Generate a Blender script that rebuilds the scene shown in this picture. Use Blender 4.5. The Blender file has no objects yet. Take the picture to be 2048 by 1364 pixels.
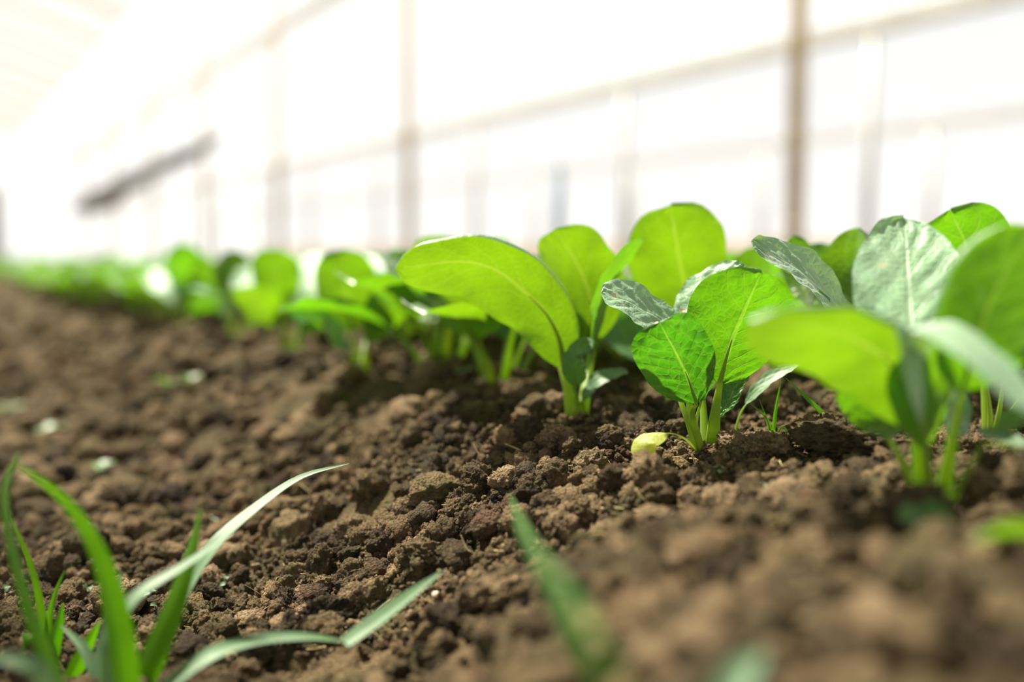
import bpy, math, random
import numpy as np
from mathutils import Vector, Matrix

# ------------------------------------------------------------------ camera, sky, sun, exposure
SC = bpy.context.scene
COL = SC.collection
F = 2048 * 35.0 / 36.0
PITCH = math.radians(4.94)
CAMZ = 0.11
cd = bpy.data.cameras.new('camera')
cd.lens = 35.0; cd.sensor_width = 36.0; cd.clip_start = 0.01; cd.clip_end = 200
cam = bpy.data.objects.new('camera', cd); COL.objects.link(cam)
cam.location = (0, 0, CAMZ); cam.rotation_euler = (math.radians(90) - PITCH, 0, 0)
cd.dof.use_dof = True; cd.dof.focus_distance = 0.585; cd.dof.aperture_fstop = 2.1
cd.dof.aperture_blades = 0
SC.camera = cam
SC.view_settings.view_transform = 'Standard'; SC.view_settings.look = 'None'
SC.view_settings.gamma = 1.0; SC.view_settings.use_curve_mapping = False
SC.view_settings.exposure = 0.08
w = bpy.data.worlds.new('sky'); SC.world = w; w.use_nodes = True
bg = w.node_tree.nodes['Background']
bg.inputs[1].default_value = 1.0
_t = w.node_tree; _tc = _t.nodes.new('ShaderNodeTexCoord'); _sx = _t.nodes.new('ShaderNodeSeparateXYZ'); _cr = _t.nodes.new('ShaderNodeValToRGB')
_t.links.new(_tc.outputs['Generated'], _sx.inputs[0]); _t.links.new(_sx.outputs[2], _cr.inputs[0]); _t.links.new(_cr.outputs[0], bg.inputs[0])
_cr.color_ramp.elements[0].position = .0; _cr.color_ramp.elements[0].color = (1.34, 1.32, 1.28, 1)      # hazy bright horizon
_cr.color_ramp.elements[1].position = .6; _cr.color_ramp.elements[1].color = (.13, .19, .27, 1)          # deeper overhead
_e = _cr.color_ramp.elements.new(.22); _e.color = (1.16, 1.17, 1.17, 1)
sd = bpy.data.lights.new('sun', 'SUN'); sd.energy = 19.0; sd.angle = math.radians(1.6); sd.color = (1.0, 0.93, 0.80)
sun = bpy.data.objects.new('sun', sd); COL.objects.link(sun)
SUN_AZ, SUN_EL = math.radians(-48), math.radians(60)      # behind the plants, from the left
sdir = Vector((math.sin(SUN_AZ) * math.cos(SUN_EL), math.cos(SUN_AZ) * math.cos(SUN_EL), math.sin(SUN_EL)))
sun.rotation_euler = sdir.to_track_quat('Z', 'Y').to_euler(); sun.location = sdir * 20

FWD = Vector((0, math.cos(PITCH), -math.sin(PITCH))); UP = Vector((0, math.sin(PITCH), math.cos(PITCH))); CAM = Vector((0, 0, CAMZ))
def P(px, py, d):
    return CAM + d * (FWD + Vector((1, 0, 0)) * ((px - 1024) / F) + UP * ((682 - py) / F))
# row frame: N across the bed, D along it
D = Vector((-0.515, 0.857, 0)); N = Vector((0.857, 0.515, 0))
def Q(u, t, z): return N * u + D * t + Vector((0, 0, z))

# ------------------------------------------------------------------ noise
def _h(ix, iy, k):
    n = (ix.astype(np.int64) * 374761393 + iy.astype(np.int64) * 668265263 + k * 982451653) & 0x7fffffff
    n = ((n ^ (n >> 13)) * 1274126177) & 0x7fffffff
    n = ((n ^ (n >> 16)) * 668265263) & 0x7fffffff
    return ((n >> 7) & 0xffff) / 65535.0
def vnoise(x, y, k=0):
    ix = np.floor(x); iy = np.floor(y); fx = x - ix; fy = y - iy
    fx = fx * fx * fx * (fx * (fx * 6 - 15) + 10); fy = fy * fy * fy * (fy * (fy * 6 - 15) + 10)
    a = _h(ix, iy, k); b = _h(ix + 1, iy, k); c = _h(ix, iy + 1, k); d = _h(ix + 1, iy + 1, k)
    return (a + (b - a) * fx) * (1 - fy) + (c + (d - c) * fx) * fy - 0.5
def fbm(x, y, o=4, k=0):
    s = 0; a = 1.0
    for i in range(o):
        s = s + a * vnoise(x * 2 ** i + 7.3 * i, y * 2 ** i - 3.1 * i, k + i); a *= 0.5
    return s
def lumps(x, y, k=0):            # rounded cell bumps, 0..1
    ix = np.floor(x); iy = np.floor(y); best = np.full(x.shape, 9.0); rr = np.zeros(x.shape)
    for dx in (-1, 0, 1):
        for dy in (-1, 0, 1):
            cx = ix + dx; cy = iy + dy
            px = cx + 0.15 + 0.7 * _h(cx, cy, k); py = cy + 0.15 + 0.7 * _h(cx, cy, k + 5)
            r = 0.45 + 0.55 * _h(cx, cy, k + 9)
            d = ((x - px) ** 2 + (y - py) ** 2) / (r * r)
            m = d < best; best = np.where(m, d, best); rr = np.where(m, r, rr)
    return np.sqrt(np.clip(1 - best, 0, 1)) * rr

PU = [-1.6, -.75, -.5, -.35, 0, .1, .15, .194, .24, .284, .33, .38, .5, 1.35, 1.5, 1.7, 2.3, 9]
PZ = [0, 0, -.05, -.09, -.099, -.098, -.094, -.082, -.060, -.033, -.012, -.001, .003, .002, -.02, -.075, -.08, -.08]
def prof(x, y):
    u = .857 * x + .515 * y
    sx = np.clip((x + .09) / .15, 0, 1); sx = sx * sx * (3 - 2 * sx)
    u = u + np.clip(.49 - y, 0, .4) * .66 * sx
    wob = .035 * fbm(x * 3 + 2, y * 3, 3, 40)
    return np.interp(u + wob * np.clip((y - .55) / .3, 0, 1), PU, PZ)
def ground(x, y, fine=True):
    x = np.asarray(x, float); y = np.asarray(y, float)
    z = prof(x, y) + .010 * fbm(x * 9, y * 9, 3, 3)
    wx = x + .006 * vnoise(x * 60, y * 60, 50); wy = y + .006 * vnoise(x * 60, y * 60, 51)
    z = z + .013 * lumps(wx * 40, wy * 40, 11) * (.4 + 1.1 * np.clip(.5 + 1.3 * vnoise(x * 6, y * 6, 77), 0, 1)) - .004
    z = z - .0085
    if fine:
        z = z - .0035 + .0065 * lumps(wx * 95, wy * 95, 12) + .0034 * lumps(x * 210, y * 210, 13) + .004 * fbm(x * 50, y * 50, 3, 20)
    return z
def gz(x, y): return float(ground(np.array([x]), np.array([y]), False)[0])
def gz2(x, y): return float(ground(np.array([x]), np.array([y]), True)[0])
def G(px, py):                    # first point of the smooth ground on a sight line
    d = np.arange(.16, 9, .002) if py > 560 else np.arange(.16, 20, .01)
    r = FWD + Vector((1, 0, 0)) * ((px - 1024) / F) + UP * ((682 - py) / F)
    X = d * r.x; Y = d * r.y; Z = CAMZ + d * r.z
    h = prof(X, Y); k = np.argmax(Z < h)
    return Vector((X[k], Y[k], gz(X[k], Y[k]))), float(d[k])

# ------------------------------------------------------------------ material helpers
class NT:
    def __init__(s, name):
        s.m = bpy.data.materials.new(name); s.m.use_nodes = True; s.t = s.m.node_tree; s.t.nodes.clear()
        s.out = s.n('ShaderNodeOutputMaterial')
    def n(s, ty, **k):
        o = s.t.nodes.new(ty)
        for a, v in k.items(): setattr(o, a, v)
        return o
    def l(s, a, b): s.t.links.new(a, b)
    def setin(s, node, i, v):
        if isinstance(v, bpy.types.NodeSocket): s.l(v, node.inputs[i])
        elif v is not None: node.inputs[i].default_value = v
    def math(s, op, a, b=None, c=None, clamp=False):
        o = s.n('ShaderNodeMath', operation=op); o.use_clamp = clamp
        s.setin(o, 0, a); s.setin(o, 1, b); s.setin(o, 2, c)
        return o.outputs[0]
    def mix(s, f, a, b):
        o = s.n('ShaderNodeMix', data_type='RGBA'); s.setin(o, 0, f)
        s.setin(o, 6, a if isinstance(a, bpy.types.NodeSocket) else (*a, 1)); s.setin(o, 7, b if isinstance(b, bpy.types.NodeSocket) else (*b, 1))
        return o.outputs[2]
    def noise(s, vec, scale, detail=3, rough=.5):
        o = s.n('ShaderNodeTexNoise'); o.inputs['Scale'].default_value = scale; o.inputs['Detail'].default_value = detail; o.inputs['Roughness'].default_value = rough
        if vec is not None: s.l(vec, o.inputs['Vector'])
        return o.outputs['Fac']
    def ramp(s, f, stops):
        o = s.n('ShaderNodeValToRGB'); s.l(f, o.inputs[0]); e = o.color_ramp.elements
        while len(e) > 1: e.remove(e[-1])
        e[0].position = stops[0][0]; e[0].color = (*stops[0][1], 1)
        for p, c in stops[1:]:
            q = e.new(p); q.color = (*c, 1)
        return o.outputs[0]
    def smooth(s, x, a, b):
        o = s.n('ShaderNodeMapRange', interpolation_type='SMOOTHSTEP'); s.setin(o, 0, x); o.inputs[1].default_value = a; o.inputs[2].default_value = b
        return o.outputs[0]

def leaf_material(name, refl, trans, veinc, spots=0.0, scale=1.0, rough=.48, spec=.8, bumpd=.0004, tfac=.55, netf=.2):
    k = NT(name)
    uv = k.n('ShaderNodeUVMap', uv_map='UVMap').outputs[0]
    sp = k.n('ShaderNodeSeparateXYZ'); k.l(uv, sp.inputs[0]); U, V = sp.outputs[0], sp.outputs[1]
    oi = k.n('ShaderNodeObjectInfo').outputs['Random']
    co = k.n('ShaderNodeTexCoord').outputs['Object']
    wn = k.noise(co, 60, 2)
    x = k.math('SUBTRACT', k.math('MULTIPLY', U, 2.0), 1.0)
    ax = k.math('ABSOLUTE', x)
    side = k.math('MULTIPLY', k.math('GREATER_THAN', x, 0.0), .45)
    t = k.math('MULTIPLY', V, 7.5)
    t = k.math('SUBTRACT', t, k.math('MULTIPLY', k.math('POWER', ax, .85), 2.3))
    t = k.math('ADD', k.math('ADD', t, side), k.math('MULTIPLY', wn, .9))
    fr = k.math('ABSOLUTE', k.math('SUBTRACT', k.math('FRACT', t), .5))
    wd = k.math('SUBTRACT', .075, k.math('MULTIPLY', ax, .05))
    lat = k.math('SUBTRACT', 1.0, k.math('DIVIDE', fr, wd), clamp=True)
    mid = k.math('MULTIPLY', k.math('SUBTRACT', 1.0, k.math('DIVIDE', ax, k.math('SUBTRACT', .085, k.math('MULTIPLY', V, .06))), clamp=True), 1.8, clamp=True)
    vo = k.n('ShaderNodeTexVoronoi', feature='DISTANCE_TO_EDGE'); vo.inputs['Scale'].default_value = 230 * scale
    wv = k.n('ShaderNodeVectorMath', operation='ADD'); k.l(co, wv.inputs[0])
    nz = k.n('ShaderNodeTexNoise'); nz.inputs['Scale'].default_value = 90; k.l(co, nz.inputs['Vector'])
    sc = k.n('ShaderNodeVectorMath', operation='SCALE'); k.l(nz.outputs['Color'], sc.inputs[0]); sc.inputs['Scale'].default_value = .006
    k.l(sc.outputs[0], wv.inputs[1]); k.l(wv.outputs[0], vo.inputs['Vector'])
    net = k.math('SUBTRACT', 1.0, k.math('MULTIPLY', vo.outputs['Distance'], 9.0), clamp=True)
    vein = k.math('MAXIMUM', k.math('MULTIPLY', lat, .75), mid)
    vein = k.math('MAXIMUM', vein, k.math('MULTIPLY', net, netf))
    big = k.noise(co, 30, 3)
    def tone(c, a, b): return k.mix(k.smooth(big, .3, .7), tuple(v * a for v in c), tuple(v * b for v in c))
    tc = k.mix(k.math('MULTIPLY', vein, .75), tone(trans, .78, 1.12), veinc)
    rc = k.mix(k.math('MULTIPLY', vein, .35), tone(refl, .85, 1.12), tuple(min(1, v * 1.0) for v in veinc))
    if spots:
        sn = k.smooth(k.noise(co, 75, 1), .70, .74)
        tc = k.mix(k.math('MULTIPLY', sn, spots), tc, (.62, .60, .32)); rc = k.mix(k.math('MULTIPLY', sn, spots), rc, (.55, .55, .33))
    hs = k.n('ShaderNodeHueSaturation'); k.l(tc, hs.inputs['Color'])
    k.l(k.math('ADD', .485, k.math('MULTIPLY', oi, .03)), hs.inputs['Hue']); k.l(k.math('ADD', .88, k.math('MULTIPLY', oi, .24)), hs.inputs['Value'])
    bu = k.n('ShaderNodeBump'); bu.inputs['Strength'].default_value = .7; bu.inputs['Distance'].default_value = bumpd
    hgt = k.math('SUBTRACT', k.math('ADD', k.math('MULTIPLY', vo.outputs['Distance'], 1.2), k.math('MULTIPLY', k.noise(co, 260, 2), .5)), k.math('MULTIPLY', vein, .9))
    k.l(hgt, bu.inputs['Height'])
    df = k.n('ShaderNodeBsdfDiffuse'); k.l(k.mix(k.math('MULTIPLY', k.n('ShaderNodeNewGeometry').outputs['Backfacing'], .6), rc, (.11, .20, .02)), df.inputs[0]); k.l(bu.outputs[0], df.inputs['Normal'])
    tr = k.n('ShaderNodeBsdfTranslucent'); k.l(hs.outputs[0], tr.inputs[0]); k.l(bu.outputs[0], tr.inputs['Normal'])
    bf = k.n('ShaderNodeNewGeometry').outputs['Backfacing']
    m1 = k.n('ShaderNodeMixShader'); m1.inputs[0].default_value = tfac; k.l(df.outputs[0], m1.inputs[1]); k.l(tr.outputs[0], m1.inputs[2])
    gl = k.n('ShaderNodeBsdfGlossy'); gl.inputs['Roughness'].default_value = rough; k.l(bu.outputs[0], gl.inputs['Normal'])
    fn = k.n('ShaderNodeFresnel'); fn.inputs['IOR'].default_value = 1.42; k.l(bu.outputs[0], fn.inputs['Normal'])
    m2 = k.n('ShaderNodeMixShader'); k.l(k.math('MULTIPLY', k.math('MULTIPLY', fn.outputs[0], spec, clamp=True), k.math('SUBTRACT', 1.0, k.math('MULTIPLY', bf, .85))), m2.inputs[0])
    k.l(m1.outputs[0], m2.inputs[1]); k.l(gl.outputs[0], m2.inputs[2]); k.l(m2.outputs[0], k.out.inputs[0])
    return k.m
LEAF = leaf_material('leaf_green', (.10, .24, .07), (.15, .36, .002), (.27, .46, .03))
LEAFS = leaf_material('leaf_spotted_lit', (.34, .55, .32), (.14, .33, .01), (.52, .66, .40), spots=.9, spec=1.0, tfac=.38, bumpd=.0006)  # spotted and paler: sun and sky light on upper faces put into the colour
LEAFD = leaf_material('leaf_crinkled', (.09, .22, .06), (.075, .26, .003), (.26, .46, .03), scale=.8, bumpd=.0008, spec=.95, rough=.40, netf=.32)
YELLOW = leaf_material('leaf_yellow', (.50, .56, .10), (.80, .84, .06), (.9, .92, .3), spec=.6)
STALK = leaf_material('stalk_green', (.42, .58, .07), (.50, .66, .02), (.5, .66, .06), spec=.5, scale=.3, bumpd=.0001, tfac=.45, netf=0)
GRASS = leaf_material('grass_green', (.085, .25, .018), (.14, .38, .002), (.16, .38, .01), spec=.25, scale=.3, bumpd=.0001, tfac=.55, netf=0)
GRASSP = leaf_material('grass_pale', (.15, .27, .13), (.14, .28, .04), (.20, .34, .11), spec=.8, scale=.3, bumpd=.0001, tfac=.4, netf=0)

def soil_material():
    k = NT('soil')
    co = k.n('ShaderNodeTexCoord').outputs['Object']
    at = k.n('ShaderNodeAttribute', attribute_name='tint').outputs['Fac']
    a = k.noise(co, 16, 4, .6); b = k.noise(co, 120, 4, .65); c = k.noise(co, 700, 3, .7)
    f = k.math('ADD', k.math('MULTIPLY', a, .60), k.math('ADD', k.math('MULTIPLY', b, .42), k.math('MULTIPLY', k.math('SUBTRACT', at, .25), .32)))
    col = k.ramp(f, [(.34, (.018, .012, .007)), (.46, (.058, .040, .018)), (.56, (.112, .078, .034)), (.67, (.225, .156, .072)), (.82, (.42, .295, .165))])
    mg = k.noise(co, 23, 3, .6)
    moss = k.math('MULTIPLY', k.smooth(mg, .50, .66), .62)
    col = k.mix(moss, col, (.105, .096, .030))
    red = k.math('MULTIPLY', k.smooth(k.noise(co, 34, 2), .58, .72), .5)
    col = k.mix(red, col, (.20, .095, .055))
    gn = k.math('MULTIPLY', k.smooth(k.noise(co, 47, 3), .62, .70), .5)
    col = k.mix(gn, col, (.05, .07, .028))
    col = k.mix(k.smooth(c, .35, .75), k.mix(.45, col, (.06, .04, .025)), col)
    bu = k.n('ShaderNodeBump'); bu.inputs['Strength'].default_value = 1.0; bu.inputs['Distance'].default_value = .0028
    v = k.n('ShaderNodeTexVoronoi'); v.inputs['Scale'].default_value = 620; k.l(co, v.inputs['Vector'])
    k.l(k.math('ADD', k.math('MULTIPLY', v.outputs['Distance'], -.8), k.math('MULTIPLY', k.noise(co, 900, 3, .7), .9)), bu.inputs['Height'])
    p = k.n('ShaderNodeBsdfPrincipled'); k.l(col, p.inputs['Base Color']); p.inputs['Roughness'].default_value = .92
    p.inputs['Specular IOR Level'].default_value = .25; k.l(bu.outputs[0], p.inputs['Normal']); k.l(p.outputs[0], k.out.inputs[0])
    return k.m
SOIL = soil_material()
def plain(name, c, rough=.7, nscale=20, var=.25, spec=.3, bump=0):
    k = NT(name); co = k.n('ShaderNodeTexCoord').outputs['Object']
    n = k.noise(co, nscale, 4)
    col = k.mix(k.smooth(n, .3, .7), tuple(v * (1 - var) for v in c), tuple(min(1, v * (1 + var)) for v in c))
    p = k.n('ShaderNodeBsdfPrincipled'); k.l(col, p.inputs['Base Color']); p.inputs['Roughness'].default_value = rough; p.inputs['Specular IOR Level'].default_value = spec
    if bump:
        bu = k.n('ShaderNodeBump'); bu.inputs['Distance'].default_value = bump; k.l(n, bu.inputs['Height']); k.l(bu.outputs[0], p.inputs['Normal'])
    k.l(p.outputs[0], k.out.inputs[0]); return k.m
def film(name, c, clear, stripe=None):
    k = NT(name); co = k.n('ShaderNodeTexCoord').outputs['Object']
    tp = k.n('ShaderNodeBsdfTransparent'); tl = k.n('ShaderNodeBsdfTranslucent'); df = k.n('ShaderNodeBsdfDiffuse')
    n = k.noise(co, 1.3, 3)
    col = k.mix(k.smooth(n, .3, .7), tuple(v * .93 for v in c), c)
    k.l(col, tl.inputs[0]); k.l(col, df.inputs[0])
    m = k.n('ShaderNodeMixShader'); m.inputs[0].default_value = .35; k.l(tl.outputs[0], m.inputs[1]); k.l(df.outputs[0], m.inputs[2])
    m2 = k.n('ShaderNodeMixShader'); m2.inputs[0].default_value = clear; k.l(m.outputs[0], m2.inputs[1]); k.l(tp.outputs[0], m2.inputs[2])
    k.l(m2.outputs[0], k.out.inputs[0]); return k.m
FILM = film('plastic_film', (.36, .365, .36), .72)
FILMR = film('roof_film', (.27, .258, .205), .64)
CLOTH = film('white_cloth', (.50, .50, .48), .3)
BAMBOO = plain('bamboo', (.74, .60, .40), .5, 12, .2)
STEEL = plain('grey_pipe', (.66, .66, .61), .4, 9, .12)
SKIRT = plain('skirt_sheet', (.74, .66, .54), .8, 4, .15)
BLUE = plain('blue_grey_paint', (.10, .15, .22), .5, 30, .15)
DARK = plain('dark_cover', (.30, .31, .33), .7, 20, .3)
STRAW = plain('straw', (.46, .36, .16), .7, 200, .4)
STONE = plain('pale_stone', (.62, .52, .38), .7, 300, .3, bump=.0005)
SHELL = plain('cream_shell', (.80, .72, .58), .45, 300, .12)
ORANGE = plain('orange_grit', (.70, .38, .10), .6, 300, .3)
VINE = plain('vine_stem', (.40, .34, .12), .6, 200, .25)

# ------------------------------------------------------------------ mesh helpers
def mesh(name, v, f, mat, parent=None, uv=None, smooth=True, tint=None):
    me = bpy.data.meshes.new(name)
    v = np.asarray(v, np.float32); f = np.asarray(f, np.int32)
    me.vertices.add(len(v)); me.vertices.foreach_set('co', v.ravel())
    nc = f.shape[1]; me.loops.add(f.size); me.loops.foreach_set('vertex_index', f.ravel())
    me.polygons.add(len(f)); me.polygons.foreach_set('loop_start', np.arange(0, f.size, nc, dtype=np.int32))
    me.polygons.foreach_set('loop_total', np.full(len(f), nc, np.int32))
    if uv is not None:
        l = me.uv_layers.new(name='UVMap'); l.data.foreach_set('uv', np.asarray(uv, np.float32)[f.ravel()].ravel())
    if tint is not None:
        a = me.attributes.new('tint', 'FLOAT', 'POINT'); a.data.foreach_set('value', np.asarray(tint, np.float32))
    me.update(calc_edges=True); me.validate()
    me.polygons.foreach_set('use_smooth', np.full(len(me.polygons), smooth))
    me.materials.append(mat)
    o = bpy.data.objects.new(name, me); COL.objects.link(o)
    if parent: o.parent = parent
    return o
def thing(name, label, cat, loc=(0, 0, 0), group=None, rz=0):
    o = bpy.data.objects.new(name, None); o.empty_display_size = .02; COL.objects.link(o); o.location = loc; o.rotation_euler = (0, 0, rz)
    return tag(o, label, cat, group)
def tag(o, label, cat, group=None, kind=None):
    o['label'] = label; o['category'] = cat
    if group: o['group'] = group
    if kind: o['kind'] = kind
    return o
def spline(pts, n):
    p = [Vector(q) for q in pts]
    if len(p) == 2: return [p[0].lerp(p[1], i / (n - 1)) for i in range(n)]
    p = [2 * p[0] - p[1]] + p + [2 * p[-1] - p[-2]]
    cum = [0]
    for i in range(1, len(p) - 2): cum.append(cum[-1] + (p[i + 1] - p[i]).length)
    out = []
    for k in range(n):
        s = cum[-1] * k / (n - 1); i = 0
        while i < len(cum) - 2 and s > cum[i + 1]: i += 1
        t = (s - cum[i]) / max(1e-9, cum[i + 1] - cum[i]); a, b, c, d = p[i], p[i + 1], p[i + 2], p[i + 3]
        out.append(.5 * ((2 * b) + (c - a) * t + (2 * a - 5 * b + 4 * c - d) * t * t + (3 * b - a - 3 * c + d) * t ** 3))
    return out
def frames(sp, nh):
    out = []
    for i in range(len(sp)):
        T = (sp[min(i + 1, len(sp) - 1)] - sp[max(i - 1, 0)]).normalized()
        n = nh[i] if isinstance(nh, list) else nh
        S = T.cross(n); S = S.normalized() if S.length > 1e-4 else Vector((1, 0, 0)); out.append((T, S, S.cross(T).normalized()))
    return out
def blade(name, pts, W, nh, mat, parent, origin, a=.85, b=.50, cup=.25, ruf=.06, seed=0, nu=13, nv=24, wl=1.0, wr=1.0, fold=0.0, wrinkle=.0006, hole=None, twist=0.0, curl=0, phi=1.9):
    """leaf blade along pts; nh = direction its upper face looks to"""
    rnd = random.Random(seed); sp = spline(pts, nv); L = sum((sp[i + 1] - sp[i]).length for i in range(nv - 1))
    fr = frames(sp, Vector(nh).normalized()); vm = a / (a + b); mx = vm ** a * (1 - vm) ** b
    p1, p2, p3 = rnd.uniform(0, 6), rnd.uniform(0, 6), rnd.uniform(0, 6)
    V = []; UV = []
    for i in range(nv):
        v = i / (nv - 1); v2 = .012 + .988 * v; w_ = W * (v2 ** a) * (max(0, 1 - v2) ** b) / mx
        if i == nv - 1: w_ = W * .03
        T, S, Nn = fr[i]
        if twist:
            q = Matrix.Rotation(twist * v, 3, T); S = q @ S; Nn = q @ Nn
        for j in range(nu):
            x = -1 + 2 * j / (nu - 1); ww = w_ * (wl if x < 0 else wr) * (1 + .035 * math.sin(9 * v + p1 * (1 if x > 0 else 2)))
            z = cup * W * x * x * (ww / W) - fold * W * abs(x) * (ww / W)
            z += ruf * W * abs(x) ** 2 * math.sin(v * 13 + p2 + (2 if x > 0 else 0)) + ruf * .5 * W * abs(x) ** 3 * math.sin(v * 29 + p3)
            tt = v * 7.5 - abs(x) ** .85 * 2.3 + (.45 if x > 0 else 0)
            z += wrinkle * (.6 * math.cos(2 * math.pi * (tt + .5)) * min(1, abs(x) * 3) * (1 - .3 * abs(x)) + .5 * math.sin(x * 11 + p1) * math.sin(v * 23 + p2))
            back = -.10 * L * v * v * x * x * 0
            xx = x
            if curl and x * curl > .66:
                q_ = (abs(x) - .66) / .34 * phi * min(1, 4 * v * (1.15 - v)); R_ = .34 / phi
                if q_ > 1e-4: xx = curl * (.66 + R_ * math.sin(q_)); z -= ww * R_ * (1 - math.cos(q_))
            V.append(sp[i] + S * (ww * xx) + Nn * z + T * back - origin); UV.append(((x + 1) / 2, v))
    Fc = []
    for i in range(nv - 1):
        for j in range(nu - 1):
            if hole and hole[0] <= i <= hole[1] and hole[2] <= j <= hole[3]: continue
            a0 = i * nu + j; Fc.append((a0, a0 + 1, a0 + nu + 1, a0 + nu))
    return mesh(name, V, Fc, mat, parent, UV)
def tube(name, pts, r, mat, parent=None, origin=Vector((0, 0, 0)), flat=1.0, nh=(0, -.3, 1), n=16, m=10, cap=True):
    sp = spline(pts, n); fr = frames(sp, Vector(nh).normalized()); V = []; UV = []
    for i in range(n):
        s = i / (n - 1); rr = r[0] + (r[1] - r[0]) * s if len(r) == 2 else float(np.interp(s, np.linspace(0, 1, len(r)), r))
        T, S, Nn = fr[i]
        for j in range(m):
            th = 2 * math.pi * j / m; V.append(sp[i] + S * (rr * math.cos(th)) + Nn * (rr * flat * math.sin(th)) - origin); UV.append((j / m, s))
    Fc = [(i * m + j, i * m + (j + 1) % m, (i + 1) * m + (j + 1) % m, (i + 1) * m + j) for i in range(n - 1) for j in range(m)]
    c0 = len(V); V.append(sp[0] - origin); V.append(sp[-1] - origin); UV += [(0, 0), (0, 1)]
    for j in range(m):
        Fc.append((c0, (j + 1) % m, j, c0)); k = (n - 1) * m; Fc.append((c0 + 1, k + j, k + (j + 1) % m, c0 + 1))
    Fq = [f for f in Fc if f[0] != f[3]]; Ft = [f[:3] for f in Fc if f[0] == f[3]]
    me = bpy.data.meshes.new(name); me.from_pydata([tuple(v) for v in V], [], Fq + Ft)
    l = me.uv_layers.new(name='UVMap')
    for lp in me.loops: l.data[lp.index].uv = UV[lp.vertex_index]
    for p_ in me.polygons: p_.use_smooth = True
    me.materials.append(mat); o = bpy.data.objects.new(name, me); COL.objects.link(o)
    if parent: o.parent = parent
    return o
def leaf(plant, origin, stalk, bl, W, nh, mat=None, sr=(.0035, .0022), seed=0, sflat=.55, smat=None, **kw):
    """a leaf = blade (part) + stalk that runs on as the midrib (sub-part)"""
    mat = mat or LEAF
    o = blade('leaf', bl, W, nh, mat, plant, origin, seed=seed, **kw)
    n_ = Vector(nh).normalized(); sp = spline(bl, 9)
    rib = [p - n_ * (sr[1] * .3) for p in sp[1:4]]
    pts = [Vector(q) for q in stalk] + [sp[0] - n_ * sr[1] * .3] + rib
    k = len(stalk)
    tube('leaf_stalk', pts, [sr[0], (sr[0] + sr[1]) / 2, sr[1] * .8, sr[1] * .42, sr[1] * .12], smat or STALK, o, origin, sflat, nh, n=20)
    return o
def grass_blade(pts, W, nh, mat, parent, origin, name='blade', taper=.35, nv=28, fold=.25, seed=0, twist=0.0):
    sp = spline(pts, nv); fr = frames(sp, Vector(nh).normalized()); V = []; UV = []; nu = 7
    for i in range(nv):
        v = i / (nv - 1); w_ = W * min(1, .6 + 2 * v) * (1 - v ** 3) ** taper if v < 1 else 0
        w_ = W * (0.75 + .25 * min(1, 3 * v)) * max(0.02, (1 - v ** 2.2)) ** .8
        T, S, Nn = fr[i]
        if twist:
            q = Matrix.Rotation(twist * v, 3, T); S = q @ S; Nn = q @ Nn
        for j in range(nu):
            x = -1 + 2 * j / (nu - 1); V.append(sp[i] + S * (w_ * x) + Nn * (fold * w_ * (abs(x) - .5)) - origin); UV.append(((x + 1) / 2, v))
    Fc = [(i * nu + j, i * nu + j + 1, (i + 1) * nu + j + 1, (i + 1) * nu + j) for i in range(nv - 1) for j in range(nu - 1)]
    return mesh(name, V, Fc, mat, parent, UV)
def box(name, c0, c1, mat, parent=None):         # bar in (u,t,z) row coordinates
    v = [Q(u, t, z) for u in (c0[0], c1[0]) for t in (c0[1], c1[1]) for z in (c0[2], c1[2])]
    return mesh(name, v, [(0, 1, 3, 2), (4, 6, 7, 5), (0, 4, 5, 1), (2, 3, 7, 6), (0, 2, 6, 4), (1, 5, 7, 3)], mat, parent, smooth=False)

# ------------------------------------------------------------------ soil bed
def build_ground():
    ang = np.arange(-1.05, 1.05, .0030); r = [.10]
    while r[-1] < 16: r.append(r[-1] * 1.0031)
    r = np.array(r); A, R = np.meshgrid(ang, r); X = R * np.sin(A); Y = R * np.cos(A)
    Z = ground(X, Y); nr, na = X.shape
    V = np.stack([X, Y, Z], -1).reshape(-1, 3); i = np.arange(nr - 1)[:, None] * na + np.arange(na - 1)[None]
    Fc = np.stack([i, i + 1, i + na + 1, i + na], -1).reshape(-1, 4)
    o = mesh('soil_bed', V, Fc[:, ::-1], SOIL, tint=.5 + .5 * vnoise(V[:, 0] * 40, V[:, 1] * 40, 66))
    o['kind'] = 'structure'; o['label'] = 'crumbly brown planting bed sloping down to a furrow at lower left'
    v = [Q(-14, -14, -.13), Q(14, -14, -.13), Q(14, 40, -.13), Q(-14, 40, -.13)]
    o = mesh('floor', v, [(0, 1, 2, 3)], SOIL, tint=[.5] * 4, smooth=False); o['kind'] = 'structure'; o['label'] = 'bare earth floor of the greenhouse'
build_ground()

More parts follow.
